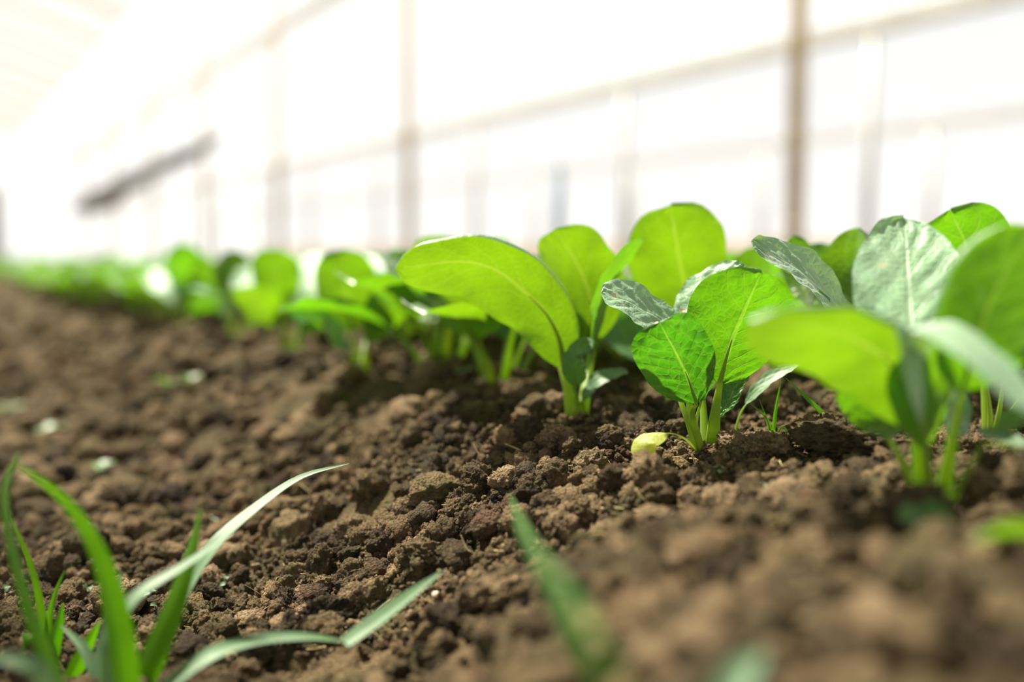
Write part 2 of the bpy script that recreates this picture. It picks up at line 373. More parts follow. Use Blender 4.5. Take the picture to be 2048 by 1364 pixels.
def ico(sub):
    me = bpy.data.meshes.new('t'); import bmesh
    bm = bmesh.new(); bmesh.ops.create_icosphere(bm, subdivisions=sub, radius=1); bm.to_mesh(me); bm.free()
    v = np.zeros(len(me.vertices) * 3, np.float32); me.vertices.foreach_get('co', v); f = np.zeros(len(me.polygons) * 3, np.int32); me.polygons.foreach_get('vertices', f)
    bpy.data.meshes.remove(me); return v.reshape(-1, 3).astype(float), f.reshape(-1, 3)
ICO = {s: ico(s) for s in (2, 3, 4, 5)}
def clod_shape(sub, seed, rough=1.0):
    v, f = ICO[sub]; rs = np.random.RandomState(seed); o = rs.rand(6) * 50
    def n3(s, k): return (vnoise(v[:, 0] * s + o[0], v[:, 1] * s + v[:, 2] * s * .7 + o[1], k) + vnoise(v[:, 2] * s + o[2], v[:, 1] * s - v[:, 0] * s * .7 + o[3], k + 1) + vnoise(v[:, 0] * s * .8 + v[:, 2] * s + o[4], v[:, 1] * s + o[5], k + 2)) / 1.5
    rr = 1 + rough * (.42 * n3(1.2, 1) + .30 * n3(2.6, 4) + .20 * np.abs(n3(6, 7)) + .24 * n3(11, 9) + (.22 * n3(22, 11) if sub > 3 else 0))
    return v * rr[:, None] * np.array([1, .75 + .4 * rs.rand(), .62 + .3 * rs.rand()]), f
FEET = [G(*q)[0] for q in ((1405, 893), (1158, 838), (1868, 1015), (1740, 850), (1545, 900), (1462, 868), (1320, 900), (690, 1286), (790, 1210))]
def rotm(rs, n):
    q = rs.randn(n, 4); q /= np.linalg.norm(q, axis=1)[:, None]; w_, x, y, z = q.T
    return np.stack([1 - 2 * (y * y + z * z), 2 * (x * y - z * w_), 2 * (x * z + y * w_), 2 * (x * y + z * w_), 1 - 2 * (x * x + z * z), 2 * (y * z - x * w_), 2 * (x * z - y * w_), 2 * (y * z + x * w_), 1 - 2 * (x * x + y * y)], -1).reshape(n, 3, 3)
def scatter(name, label, cat, n, dmin, dmax, rmin, rmax, sub, seed, sink=.25, power=2.0, xr=.62):
    rs = np.random.RandomState(seed); d = dmin * (dmax / dmin) ** rs.rand(n) if power == 0 else np.sqrt(dmin ** 2 + (dmax ** 2 - dmin ** 2) * rs.rand(n))
    a = (rs.rand(n) * 2 - 1) * xr; X = d * np.sin(a); Y = d * np.cos(a)
    keep = vnoise(X * 11, Y * 11, seed) > -.28
    if rmax > .008:
        for q in FEET: keep &= (X - q.x) ** 2 + (Y - q.y + .018) ** 2 > .034 ** 2
    X, Y = X[keep], Y[keep]; n = len(X)
    r = rmin * (rmax / rmin) ** (rs.rand(n) ** 1.7); Z = ground(X, Y, True) + r * (.45 - sink + .7 * (rs.rand(n) - .4))
    R = rotm(rs, n); shapes = [clod_shape(sub, seed * 10 + i) for i in range(8)]; idx = rs.randint(0, 8, n)
    nv = len(shapes[0][0]); V = np.empty((n, nv, 3), np.float32)
    for i in range(8):
        m = np.where(idx == i)[0]; V[m] = np.einsum('nij,vj->nvi', R[m], shapes[i][0]) * r[m][:, None, None]
    V += np.stack([X, Y, Z], -1)[:, None, :]
    Fc = (shapes[0][1][None] + (np.arange(n) * nv)[:, None, None]).reshape(-1, 3)
    o = mesh(name, V.reshape(-1, 3), Fc, SOIL, tint=np.repeat(rs.rand(n), nv)); tag(o, label, cat, kind='stuff'); return o
scatter('soil_clods', 'rounded brown soil clods strewn over the middle of the bed', 'soil', 5600, .40, .86, .0028, .0095, 4, 3, sink=.15)
scatter('soil_crumbs', 'fine brown soil crumbs between the clods', 'soil', 26000, .42, .80, .0010, .0030, 3, 4, sink=.0)
scatter('coarse_soil', 'blurred coarse clods over the far bed', 'soil', 9000, .84, 4.5, .005, .016, 3, 5, power=0)
scatter('large_clods', 'larger irregular clods lying about the near half of the bed', 'soil', 420, .20, .80, .008, .016, 4, 8, sink=.2, power=0)
scatter('near_soil', 'blurred clods in the close foreground', 'soil', 3000, .16, .44, .0022, .012, 3, 6, power=0)

def clod(name, px, py, r, seed, label, mat=SOIL, tint=.6, squash=(1, 1, 1), cat='clod of soil', sub=5, dz=.6, rough=1.0):
    g, d = G(px, py); v, f = clod_shape(sub, seed, rough); v = v * r * np.array(squash)
    o = mesh(name, v, f, mat, tint=np.full(len(v), tint)); o.location = g + Vector((0, 0, r * dz)); o.rotation_euler = (0, 0, seed)
    return tag(o, label, cat)
clod('soil_clod', 1450, 1010, .0125, 1, 'large light tan clod in the middle of the bed below the yellow cotyledon', tint=1.3)
clod('soil_clod', 1590, 995, .0135, 2, 'large peach coloured clod in front of the dark clod right of the sharp seedling', tint=1.45)
clod('soil_clod', 1700, 905, .0190, 3, 'big dark brown clod right of the hair-thin grass', tint=.45, squash=(1.3, 1, .9))
clod('soil_clod', 1535, 905, .0135, 4, 'sandy lump at the foot of the hair-thin grass', tint=.9)
clod('soil_clod', 1475, 900, .0100, 5, 'rough reddish lump touching the stalks of the sharp seedling', tint=1.0)
clod('soil_clod', 1115, 905, .0105, 6, 'sunlit rounded clod on the crest left of the yellow cotyledon', tint=1.1)
clod('soil_clod', 1240, 840, .0130, 7, 'brown lump on the crest between two seedlings', tint=.7)
clod('soil_clod', 960, 990, .0120, 8, 'mossy grey green clod on the slope in the middle', tint=.5)
clod('soil_clod', 730, 1075, .0110, 9, 'pale rounded clod highest of the dark lumps on the left slope', tint=.9)
clod('soil_clod', 650, 1240, .0125, 10, 'dark pointed clod just above the bend of the fallen grass blade', tint=.0)
clod('soil_clod', 580, 1200, .0105, 11, 'dark mossy clod left of the pointed one above the fallen blade', tint=.1)
clod('soil_clod', 850, 1130, .0130, 12, 'olive clod at the tip of the fallen grass blade', tint=.6)
clod('soil_clod', 1010, 1200, .0120, 13, 'blurred brown clod below the slope crest at bottom centre', tint=1.0, squash=(1.4, 1, .8))
clod('soil_clod', 1930, 900, .0150, 14, 'mottled clod between the near plant stalks and the right edge', tint=.8)
clod('soil_clod', 1960, 1190, .0090, 15, 'blurred rusty lump near the right edge of the foreground', tint=1.2)
clod('soil_clod', 240, 1010, .0170, 16, 'dark blurred clod in the furrow behind the arching blade', tint=.2)
clod('pebble', 1537, 910, .0023, 17, 'small cream pebble at the foot of the hair-thin grass', SHELL, cat='pebble', sub=3, dz=5.2, rough=.3)
clod('pebble', 892, 1232, .0024, 18, 'blurred yellow pebble right of the fallen grass blade', STONE, cat='pebble', sub=3, dz=2.0, rough=.3)
clod('pebble', 872, 1196, .0022, 19, 'small tan pebble just under the tip of the fallen grass blade', STONE, cat='pebble', sub=3, dz=2.0, rough=.3)
clod('pebble', 512, 1210, .0014, 20, 'tiny orange grain on the dark slope', ORANGE, cat='pebble', sub=3, dz=3.0, rough=.3)
clod('pebble', 1740, 1170, .0018, 21, 'small whitish pebble in the blurred foreground right', SHELL, cat='pebble', sub=3, dz=2.0, rough=.3)

def fibres():
    rs = random.Random(9); V = []; Fc = []
    for i in range(260):
        px, py = rs.uniform(300, 1800), rs.uniform(900, 1340)
        g, d = G(px, py)
        if d > .9: continue
        L = rs.uniform(.004, .016); az = rs.uniform(0, 6.28); e = rs.uniform(-.2, .7)
        p0 = g + Vector((0, 0, .006)); dr = Vector((math.cos(az) * math.cos(e), math.sin(az) * math.cos(e), math.sin(e))); sd_ = Vector((-math.sin(az), math.cos(az), rs.uniform(-1, 1)))
        r = rs.uniform(.00012, .0004); b = len(V); sp = spline([p0, p0 + dr * L * .5 + sd_ * L * rs.uniform(-.2, .2), p0 + dr * L], 6)
        for s in sp:
            for j in range(4):
                th = j * math.pi / 2; V.append(s + Vector((-math.sin(az), math.cos(az), 0)) * r * math.cos(th) + Vector((0, 0, r * math.sin(th))))
        for k in range(5):
            for j in range(4): Fc.append((b + k * 4 + j, b + k * 4 + (j + 1) % 4, b + (k + 1) * 4 + (j + 1) % 4, b + (k + 1) * 4 + j))
    tag(mesh('plant_fibres', V, Fc, STRAW), 'short dry straw fibres and root hairs lying on the soil', 'plant litter', kind='stuff')
fibres()

# ------------------------------------------------------------------ the sharp seedling
up_ = Vector((0, 0, 1))
B, dB = G(1405, 893); cd.dof.focus_distance = dB * .995
d0 = dB
hero = thing('leafy_seedling', 'sharp focused green seedling with yellow cotyledon on the bed crest', 'seedling', B)
K = dict(nu=25, nv=40)
def base(px, py=893, dd=0): return P(px, py, d0 + dd) + Vector((0, 0, -.004))
leaf(hero, B, [base(1423), P(1430, 830, d0 - .006)], [P(1440, 765, d0 - .008), P(1460, 690, d0 - .014), P(1488, 620, d0 - .023), P(1524, 541, d0 - .036)], .0300, (.15, .85, .45), seed=1, a=.62, b=.52, sr=(.0046, .0026), cup=.12, ruf=.04, **K)
leaf(hero, B, [base(1402, 893, -.004), P(1385, 830, d0 - .012)], [P(1392, 806, d0 - .016), P(1374, 752, d0 - .022), P(1349, 700, d0 - .030), P(1318, 644, d0 - .040)], .0205, (-.12, .9, .42), seed=2, a=.55, b=.36, sr=(.0030, .0018), cup=.20, ruf=.06, mat=LEAFD, wr=1.12, wrinkle=.0010, **K)
leaf(hero, B, [base(1396, 893, .004), P(1378, 800, d0 + .006)], [P(1385, 720, d0 + .010), P(1340, 655, d0 + .012), P(1270, 610, d0 + .004), P(1203, 585, d0 - .004)], .0172, (.15, -.62, .72), seed=3, a=.55, b=.36, sr=(.0030, .0018), cup=.10, ruf=.06, mat=LEAFS, wrinkle=.0008, **K)
leaf(hero, B, [base(1410, 893, .006), P(1405, 800, d0 + .016)], [P(1390, 715, d0 + .022), P(1396, 640, d0 + .028), P(1428, 578, d0 + .032), P(1490, 531, d0 + .030)], .0195, (-.45, -.45, .65), seed=4, a=.55, b=.42, sr=(.0030, .0018), cup=.15, ruf=.05, mat=LEAFS, wrinkle=.0014, **K)
leaf(hero, B, [base(1420, 893, .006), P(1428, 860, d0 + .008)], [P(1438, 835, d0 + .010), P(1462, 790, d0 + .012), P(1490, 733, d0 + .012)], .0090, (-.5, -.5, .6), seed=5, a=.6, b=.42, sr=(.0024, .0014), cup=.35, ruf=.12, mat=LEAFD, wrinkle=.0014, **K)
leaf(hero, B, [base(1400, 893, -.002), P(1392, 850, d0 - .002)], [P(1402, 800, d0 - .002), P(1418, 750, d0 - .001), P(1415, 690, d0 + .003)], .0085, (-.3, .8, .4), seed=6, a=.6, b=.42, sr=(.0022, .0014), cup=.3, ruf=.1, mat=LEAFD, **K)
tube('stalk', [base(1392, 893, -.006), P(1378, 850, d0 - .008), P(1362, 805, d0 - .004), P(1350, 770, d0 + .004)], [.0026, .0022, .0018, .0010], STALK, hero, B, .6)
o = leaf(hero, B, [base(1397, 893, -.008), P(1378, 884, d0 - .014), P(1352, 869, d0 - .020)], [P(1330, 866, d0 - .024), P(1302, 872, d0 - .030), P(1286, 890, d0 - .034), P(1294, 921, d0 - .036)], .0085, (-.5, -.5, .75), seed=7, a=.5, b=.42, sr=(.0011, .0010), cup=-.2, ruf=.03, mat=YELLOW, smat=YELLOW, nu=15, nv=26, wrinkle=.0002)
o['label'] = 'drooping yellow cotyledon'

# narrow leaf shooting up right of it
b2, dd = G(1462, 868)
s2 = thing('weed_seedling', 'slim pale leaf on a short stalk leaning right beside the sharp seedling', 'weed', b2)
leaf(s2, b2, [b2 - up_ * .003, P(1478, 835, dd)], [P(1492, 808, dd), P(1520, 775, dd), P(1560, 745, dd), P(1605, 723, dd)], .0058, (-.35, -.45, .8), seed=8, a=.6, b=.6, sr=(.0011, .0009), cup=.25, nu=13, nv=24, mat=GRASSP)
# hair-thin grass
b3, dd = G(1545, 900); b3 = b3 + up_ * .009
t3 = thing('grass_tuft', 'hair-thin green grass sprouting from a sandy lump right of the sharp seedling', 'grass', b3)
for k, (pts, w_) in enumerate([([(1545, 890), (1550, 830), (1562, 760)], .0012), ([(1545, 890), (1535, 840), (1500, 806)], .0008), ([(1545, 880), (1530, 830), (1518, 797)], .0007), ([(1545, 880), (1565, 855), (1578, 868)], .0007), ([(1548, 885), (1565, 870), (1575, 862)], .0006)]):
    grass_blade([P(x, y, dd) for x, y in pts], w_, (0, -.8, .5), GRASS, t3, b3, seed=k)
b4 = P(1692, 900, .60); b4.z = gz(b4.x, b4.y)
t4 = thing('grass_tuft', 'dark green folded grass blade bent at a clod between two plants', 'grass', b4)
grass_blade([P(1790, 930, .59), P(1745, 905, .585), P(1700, 902, .585), P(1678, 870, .585), P(1640, 825, .585), P(1570, 755, .58)], .0042, (.3, -.6, .7), GRASS, t4, b4, name='blade', fold=.6)

# ------------------------------------------------------------------ plants around it (their leaves placed one by one)
def plant(px, py, label, dz=0):
    b, d = G(px, py); return thing('leafy_seedling', label, 'seedling', b), b, d
def put(pl, b, d, L):
    for k, (bx, bl, W, nh, kw) in enumerate(L):
        pts = [P(x, y, d + e) for x, y, e in bl]; b0 = b + Vector((bx / F * d, 0, -.006)); m = b0.lerp(pts[0], .5) + Vector((0, 0, .004))
        kw = dict(kw); kw.setdefault('sr', (.0045, .0024)); kw.setdefault('nu', 17); kw.setdefault('nv', 28); kw.setdefault('cup', .2)
        leaf(pl, b, [b0, m], pts, W, nh, seed=k + int(b.x * 1000), **kw)
TOP = (0, -.6, .75); BACK = (0, .85, .4)
p, b, d = plant(1158, 838, 'seedling left of the sharp one, its long leaf arching left over the soil')
put(p, b, d, [
    (-12, [(1128, 730, 0), (1108, 650, -.01), (1040, 575, -.02), (950, 525, -.03), (790, 535, -.04)], .0300, (0, .8, .6), dict(a=.6, b=.50, cup=.1, curl=-1, wr=1.15)),
    (-2, [(1110, 700, .03), (1092, 640, .05), (1085, 570, .08), (1075, 512, .11)], .0300, TOP, dict(a=.6, b=.50)),
    (4, [(1180, 690, .05), (1185, 620, .04), (1160, 540, .03), (1108, 458, .01)], .0275, (.3, .8, .4), dict(a=.8, b=.45)),
    (10, [(1188, 700, 0), (1200, 640, 0), (1230, 550, 0), (1288, 478, 0)], .0170, (-.75, .35, .5), dict(a=.6, b=.5, wl=1.5)),
    (0, [(1150, 770, -.02), (1152, 730, -.025), (1165, 700, -.03), (1180, 705, -.035)], .0105, (-.2, -.6, .7), dict(a=.5, b=.4)),
    (8, [(1165, 800, -.01), (1180, 780, -.01), (1205, 755, -.01), (1255, 742, 0)], .0070, (0, -.4, .9), dict(a=.6, b=.5, mat=GRASSP))])
p, b, d = plant(1352, 806, 'tall seedling directly behind the sharp one with one big round backlit leaf')
put(p, b, d, [
    (6, [(1385, 665, .02), (1372, 590, .01), (1355, 500, -.01), (1340, 410, -.035)], .0360, (.1, .9, .35), dict(a=.75, b=.50, cup=.1)),
    (14, [(1440, 700, .05), (1470, 620, .07), (1500, 560, .08), (1515, 492, .08)], .0200, BACK, dict()),
    (-6, [(1290, 720, .02), (1260, 690, .03), (1235, 640, .04), (1225, 600, .04)], .0200, TOP, dict()),
    (0, [(1330, 760, .02), (1310, 720, .02), (1290, 690, .02)], .0170, TOP, dict())])
p, b, d = plant(1740, 850, 'seedling behind the near right plant, with a holed blue-green leaf leaning left')
put(p, b, d, [
    (-4, [(1715, 690, -.02), (1680, 620, -.03), (1610, 550, -.04), (1503, 482, -.05)], .0205, (.42, -.62, .68), dict(a=.7, b=.62, mat=LEAFS, hole=(15, 18, 9, 10), wrinkle=.001, nu=25, nv=40)),
    (2, [(1735, 640, .03), (1720, 590, .04), (1715, 530, .05), (1750, 478, .06)], .0230, BACK, dict()),
    (4, [(1680, 640, .10), (1660, 580, .12), (1640, 530, .12), (1640, 485, .12)], .0260, TOP, dict()),
    (4, [(1620, 620, .06), (1600, 540, .08), (1590, 470, .08)], .0120, BACK, dict()),
    (9, [(1790, 700, .01), (1800, 640, .02), (1790, 580, .02)], .0200, TOP, dict())])
p, b, d = plant(1985, 862, 'dark shaded seedling behind the near plant at the right edge')
put(p, b, d, [
    (-2, [(1960, 700, .02), (1945, 600, .03), (1935, 500, .03), (1900, 420, .02)], .0300, (.1, .85, .35), dict(a=.7, b=.48, wr=1.3)),
    (4, [(2010, 760, 0), (2020, 700, 0), (2035, 640, 0), (2040, 590, 0)], .0290, (.5, -.5, .4), dict(mat=LEAFD)),
    (6, [(2040, 800, 0), (2080, 720, 0), (2110, 620, 0), (2120, 540, 0)], .0300, (.6, -.3, .4), dict(mat=LEAFD)),
    (0, [(1975, 760, -.01), (1985, 720, -.01), (1990, 680, -.01)], .0180, (.5, -.5, .4), dict(mat=LEAFD))])
p, b, d = plant(1868, 1015, 'large blurred near plant at right with a pale round leaf facing the sky')
put(p, b, d, [
    (-4, [(1822, 760, .02), (1822, 680, .035), (1815, 560, .06), (1808, 436, .09)], .0265, (-.1, -.75, .6), dict(a=.55, b=.50, cup=.1, wrinkle=.0012, mat=LEAFS, nu=25, nv=40)),
    (-14, [(1825, 850, -.01), (1790, 740, -.02), (1690, 670, -.04), (1500, 640, -.06)], .0200, (0, .8, .6), dict(a=.55, b=.5, cup=.05, curl=-1, phi=2.4, wr=1.3)),
    (8, [(1925, 780, -.02), (1950, 690, -.03), (1985, 590, -.03), (2060, 455, -.03)], .0260, (.25, .85, .4), dict(a=.6, b=.50, cup=.1, curl=1, phi=2.3)),
    (2, [(1850, 860, -.03), (1830, 740, -.04), (1850, 650, -.05), (1950, 700, -.07), (2080, 830, -.09)], .0100, (.1, -.55, .8), dict(a=.7, b=.5, cup=.0, mat=LEAFS)),
    (6, [(1900, 880, .01), (1905, 820, .02), (1900, 760, .02), (1880, 700, .02)], .0150, (.4, -.3, .4), dict(mat=LEAFD)),
    (-8, [(1780, 880, .01), (1760, 840, .02), (1730, 800, .02), (1680, 770, .02)], .0120, BACK, dict()),
    (-2, [(1850, 900, -.01), (1845, 830, -.02), (1840, 760, -.02), (1850, 700, -.03)], .0130, BACK, dict())])
b5, dd = G(1862, 1030)
for x0, x1 in ((1850, 1803), (1856, 1893)): pass
o = blade('leaf', [P(1850, 1042, dd - .055), P(1835, 1030, dd - .055), P(1800, 1042, dd - .06)], .0045, (0, -.7, .6), LEAF, p, b, a=.5, b=.4); o['label'] = 'low cotyledon leaf, left lobe'
o = blade('leaf', [P(1846, 1042, dd - .055), P(1865, 1028, dd - .055), P(1897, 1046, dd - .06)], .0048, (0, -.7, .6), LEAF, p, b, a=.5, b=.4); o['label'] = 'low cotyledon leaf, right lobe'
# stalked leaf curving in from the right
b6, dd = G(1885, 1005)
s6 = thing('leafy_sprout', 'thin stalk curving right from the near plant foot to a leaf at the right edge', 'sprout', b6)
leaf(s6, b6, [b6 - up_ * .004, P(1925, 960, .41), P(1965, 890, .40)], [P(1990, 865, .40), P(2030, 845, .40), P(2090, 830, .39)], .0080, (0, -.5, .8), seed=3, sr=(.0022, .0016), sflat=1)
leaf(s6, b6, [P(1965, 890, .40), P(2010, 890, .42), P(2060, 900, .44)], [P(2070, 902, .44), P(2030, 885, .45), P(1955, 862, .46)], .0052, (0, -.4, .9), seed=4, sr=(.0012, .0010), mat=GRASSP)
b7, dd = G(2080, 1180)
s7 = thing('leafy_sprout', 'bright green out-of-focus leaf poking in at the lower right edge', 'sprout', b7)
leaf(s7, b7, [b7 - up_ * .004, P(2090, 1110, dd * .98)], [P(2085, 1075, dd * .97), P(2040, 1062, dd * .95), P(1945, 1080, dd * .92)], .0062, (0, .6, .7), seed=5, sr=(.0015, .001), a=.5, b=.5)

# ------------------------------------------------------------------ grass in the foreground
def tuft(px, py, dist, label, blades, group=None):
    o = P(px, py, dist); o.z = min(o.z, gz(o.x, o.y)); o = Vector(o); t = thing('grass_tuft', label, 'grass', o, group)
    for k, (pts, w_, nh, mat) in enumerate(blades):
        grass_blade([P(*q) for q in pts], w_ * 1.45, nh, mat, t, o, seed=k)
    return t
BK = (.2, .8, .5); FR = (-.2, -.6, .7)
tuft(190, 1480, .42, 'tall blurred grass at lower left, two long blades meeting at their tips', [
    ([(150, 1480, .40), (110, 1364, .405), (60, 1240, .41), (22, 1100, .42), (8, 980, .43), (40, 900, .44)], .0050, BK, GRASS),
    ([(265, 1500, .42), (250, 1364, .42), (232, 1240, .42), (195, 1110, .42), (130, 1005, .42), (30, 925, .42)], .0058, BK, GRASS)])
tuft(260, 1480, .46, 'bright backlit grass clump with the longest pale blade reaching right', [
    ([(245, 1480, .44), (285, 1364, .445), (345, 1220, .455), (380, 1110, .465), (402, 1012, .475)], .0044, BK, GRASS),
    ([(250, 1480, .48), (290, 1364, .485), (350, 1215, .495), (420, 1100, .51), (500, 1025, .53), (600, 955, .555), (698, 927, .57)], .0046, (-.35, -.5, .75), GRASSP),
    ([(215, 1480, .43), (215, 1364, .43), (222, 1280, .43), (270, 1195, .44), (370, 1130, .455), (470, 1062, .47)], .0036, (-.35, -.5, .75), GRASSP),
    ([(205, 1480, .47), (215, 1330, .48), (232, 1230, .49), (243, 1142, .50)], .0030, FR, GRASSP),
    ([(200, 1480, .45), (195, 1364, .46), (208, 1270, .47), (212, 1205, .475)], .0030, FR, GRASSP),
    ([(210, 1480, .46), (200, 1380, .47), (170, 1300, .48), (122, 1250, .49)], .0026, FR, GRASSP),
    ([(130, 1380, .50), (165, 1310, .50), (200, 1240, .50)], .0030, BK, GRASS)])
tuft(100, 1330, .52, 'small low grass tuft at lower left with a hair-thin upright blade', [
    ([(98, 1350, .52), (88, 1250, .52), (65, 1140, .52), (20, 1030, .52)], .0016, (0, -.8, .5), GRASS),
    ([(95, 1350, .52), (98, 1250, .52), (110, 1190, .52), (131, 1138, .52)], .0016, (0, -.8, .5), GRASS),
    ([(97, 1350, .51), (105, 1300, .51), (117, 1250, .51), (126, 1205, .51)], .0030, BK, GRASS),
    ([(100, 1300, .51), (65, 1268, .51), (42, 1300, .50), (32, 1380, .50)], .0022, BK, GRASS)])
tuft(110, 1440, .36, 'pale blurred blade curving in at the lower left corner', [
    ([(120, 1440, .36), (85, 1350, .36), (40, 1322, .36), (-40, 1312, .36)], .0028, FR, GRASSP)])
tuft(330, 1380, .45, 'fallen pale grass blade bent sharply above the dark clods', [
    ([(300, 1420, .42), (345, 1364, .43), (430, 1305, .44), (530, 1278, .455), (620, 1274, .46), (697, 1284, .465)], .0034, (-.1, -.4, .9), GRASSP),
    ([(690, 1286, .463), (740, 1250, .468), (800, 1205, .472), (888, 1140, .475)], .0036, (-.3, -.5, .8), GRASSP)])
tuft(1260, 1440, .18, 'very blurred green blade rising from the bottom edge to the slope', [
    ([(1270, 1440, .17), (1215, 1364, .18), (1165, 1260, .20), (1110, 1160, .25), (1055, 1075, .33), (1018, 985, .46)], .0023, BK, GRASS)])
tuft(1460, 1440, .24, 'very blurred whitish blade tip at the bottom edge right of centre', [
    ([(1440, 1460, .23), (1465, 1390, .235), (1490, 1340, .24), (1530, 1305, .25)], .0030, FR, GRASSP)])

# ------------------------------------------------------------------ creeping weeds and tiny sprouts
def sprout_mesh(rs, n, s):
    V = []; Fc = []; UV = []
    for k in range(n):
        az = 6.28 * k / n + rs.uniform(-.4, .4); e = rs.uniform(.1, .7); L = s * rs.uniform(.7, 1.1)
        dr = Vector((math.cos(az) * math.cos(e), math.sin(az) * math.cos(e), math.sin(e))); sd_ = Vector((-math.sin(az), math.cos(az), 0)); b0 = len(V)
        for i in range(7):
            v = i / 6; w_ = L * .38 * math.sin(math.pi * min(1, .08 + v * .9)) ** .8
            for j in (-1, 0, 1):
                V.append(dr * L * v + sd_ * w_ * j + Vector((0, 0, .12 * L * abs(j) + s * .5 - .25 * L * v * v))); UV.append(((j + 1) / 2, v))
        for i in range(6):
            for j in range(2):
                a0 = b0 + i * 3 + j; Fc.append((a0, a0 + 1, a0 + 4, a0 + 3))
    return V, Fc, UV
def sprout(px, py, s, n, label, mat=LEAF, seed=0, group=None):
    g, d = G(px, py); rs = random.Random(seed + int(px)); t = thing('weed_sprout', label, 'weed', g + up_ * .003, group)
    V, Fc, UV = sprout_mesh(rs, n, s); mesh('leaves', V, Fc, mat, t, UV)
    tube('stem', [Vector((0, 0, -.006)), Vector((0, 0, s * .52))], (s * .05, s * .04), VINE, t, n=4, m=6)
for a_ in [(95, 872, .020, 4, 'blurred pale sprout on the furrow side at the left edge'), (205, 945, .015, 4, 'blurred pale sprout above the arching blade'), (300, 1035, .009, 3, 'small pale sprout between the arching and the upright blade'), (418, 1028, .009, 3, 'small sprout just right of the upright blade tip'),
           (340, 785, .020, 3, 'left one of two yellowish blurred sprouts on the far slope'), (385, 782, .019, 4, 'right one of two yellowish blurred sprouts on the far slope'), (20, 820, .022, 4, 'dim sprout at the left edge below the far rows'),
           (145, 1140, .0055, 4, 'tiny bright sprout in the furrow above the low tuft'), (1120, 862, .007, 3, 'tiny bright sprout at the foot of the left neighbour seedling'), (1445, 948, .0075, 3, 'small pale sprout in front of the sharp seedling'), (1530, 985, .0100, 3, 'green shoot between the two large light clods'),
           (930, 640 + 130, .011, 3, 'small pale sprout left of the arching leaf foot'), (1215, 775, .010, 3, 'small bluish sprout behind the crest')]:
    sprout(*a_, mat=LEAFS if ('pale' in a_[4] or 'dim' in a_[4] or 'bluish' in a_[4]) else LEAF)
def creeper(pts, nl, label, seed, ls=.0042):
    rs = random.Random(seed); g = [G(x, y)[0] + up_ * .007 for x, y in pts]; o = g[0].copy(); t = thing('creeping_weed', label, 'weed', o)
    tube('vine', g, (.0006, .0004), VINE, t, o, n=24, m=6); sp = spline(g, nl)
    for k, q in enumerate(sp):
        az = rs.uniform(0, 6.28); dr = Vector((math.cos(az), math.sin(az), rs.uniform(.0, .5))) * ls * rs.uniform(.8, 1.4)
        blade('leaf', [q + up_ * .001, q + dr * .5 + up_ * .002, q + dr + up_ * .001], ls * .42, (0, -.5, .8), GRASSP if k % 3 else LEAF, t, o, a=.5, b=.45, nu=5, nv=7, wrinkle=0, seed=k)
creeper([(395, 1165), (340, 1180), (300, 1192), (235, 1205)], 5, 'creeping stem with a round pale leaf between the grass blades', 1, .006)
creeper([(90, 1195), (130, 1185), (165, 1170), (195, 1180)], 13, 'mat of tiny pale leaves right of the hair-thin blade', 2)
creeper([(-10, 1185), (15, 1205), (40, 1225), (25, 1260), (50, 1240)], 15, 'mat of tiny pale leaves at the left edge', 3, .0045)
creeper([(400, 1180), (430, 1175), (450, 1160)], 4, 'short creeping stem right of the bright grass clump', 4)
creeper([(318, 1215), (345, 1225), (365, 1230)], 4, 'little round leaves under the creeping stem', 5)

# ------------------------------------------------------------------ the receding rows
def variant(seed):
    rs = random.Random(seed); t = thing('leafy_seedling', 'x', 'seedling', (0, 0, 0)); o = Vector((0, 0, 0)); n = rs.choice((5, 6, 6, 7)); a0 = rs.uniform(0, 6.28)
    for k in range(n):
        az = a0 + k * 2.4 + rs.uniform(-.2, .2); out = Vector((math.cos(az), math.sin(az), 0)); inner = k / (n - 1)
        el = math.radians(48 + 30 * inner + rs.uniform(-8, 8)); SL = rs.uniform(.030, .045); BL = rs.uniform(.042, .060) * (1 - .15 * inner)
        d1 = out * math.cos(el) + up_ * math.sin(el); d2 = out * math.cos(el - .45) + up_ * math.sin(el - .45); d3 = out * math.cos(el - .8) + up_ * math.sin(el - .8)
        s1 = out * .003 + d1 * SL; s2 = s1 + d2 * BL * .5; s3 = s2 + d3 * BL * .5; nh = (up_ * .8 - out * .75)
        leaf(t, o, [out * .003 - up_ * .008, out * .003 + d1 * SL * .5], [s1, (s1 + s2) / 2 + up_ * .001, s2, s3], rs.uniform(.021, .029), nh, seed=seed * 9 + k, nu=9, nv=14, a=.6, b=.42, cup=.25, sr=(.0040, .0020))
    return t
VAR = [variant(s) for s in range(11, 18)]
def copy_plant(src, loc, rz, s, label, group):
    r = src.copy(); COL.objects.link(r); r.location = loc; r.rotation_euler = (0, 0, rz); r.scale = (s, s, s); r['label'] = label
    if group: r['group'] = group
    for ch in src.children:
        c = ch.copy(); COL.objects.link(c); c.parent = r
        for g_ in ch.children:
            e = g_.copy(); COL.objects.link(e); e.parent = c
    return r
rs = random.Random(77)
near = [(1000, 775, 'blurred seedling whose foot stands just left of the arching leaf'), (885, 745, 'blurred seedling in the front row behind the arching leaf tip')]
k = 0; used = []
for px, py, lab in near:
    g, d = G(px, py); used.append((g.x, g.y)); copy_plant(VAR[k % 7], (g.x, g.y, gz(g.x, g.y) + .001), rs.uniform(0, 6.28), rs.uniform(1.6, 1.75), lab, None); k += 1
p, b, d = plant(722, 748, 'blurred front row seedling with one big round backlit leaf')
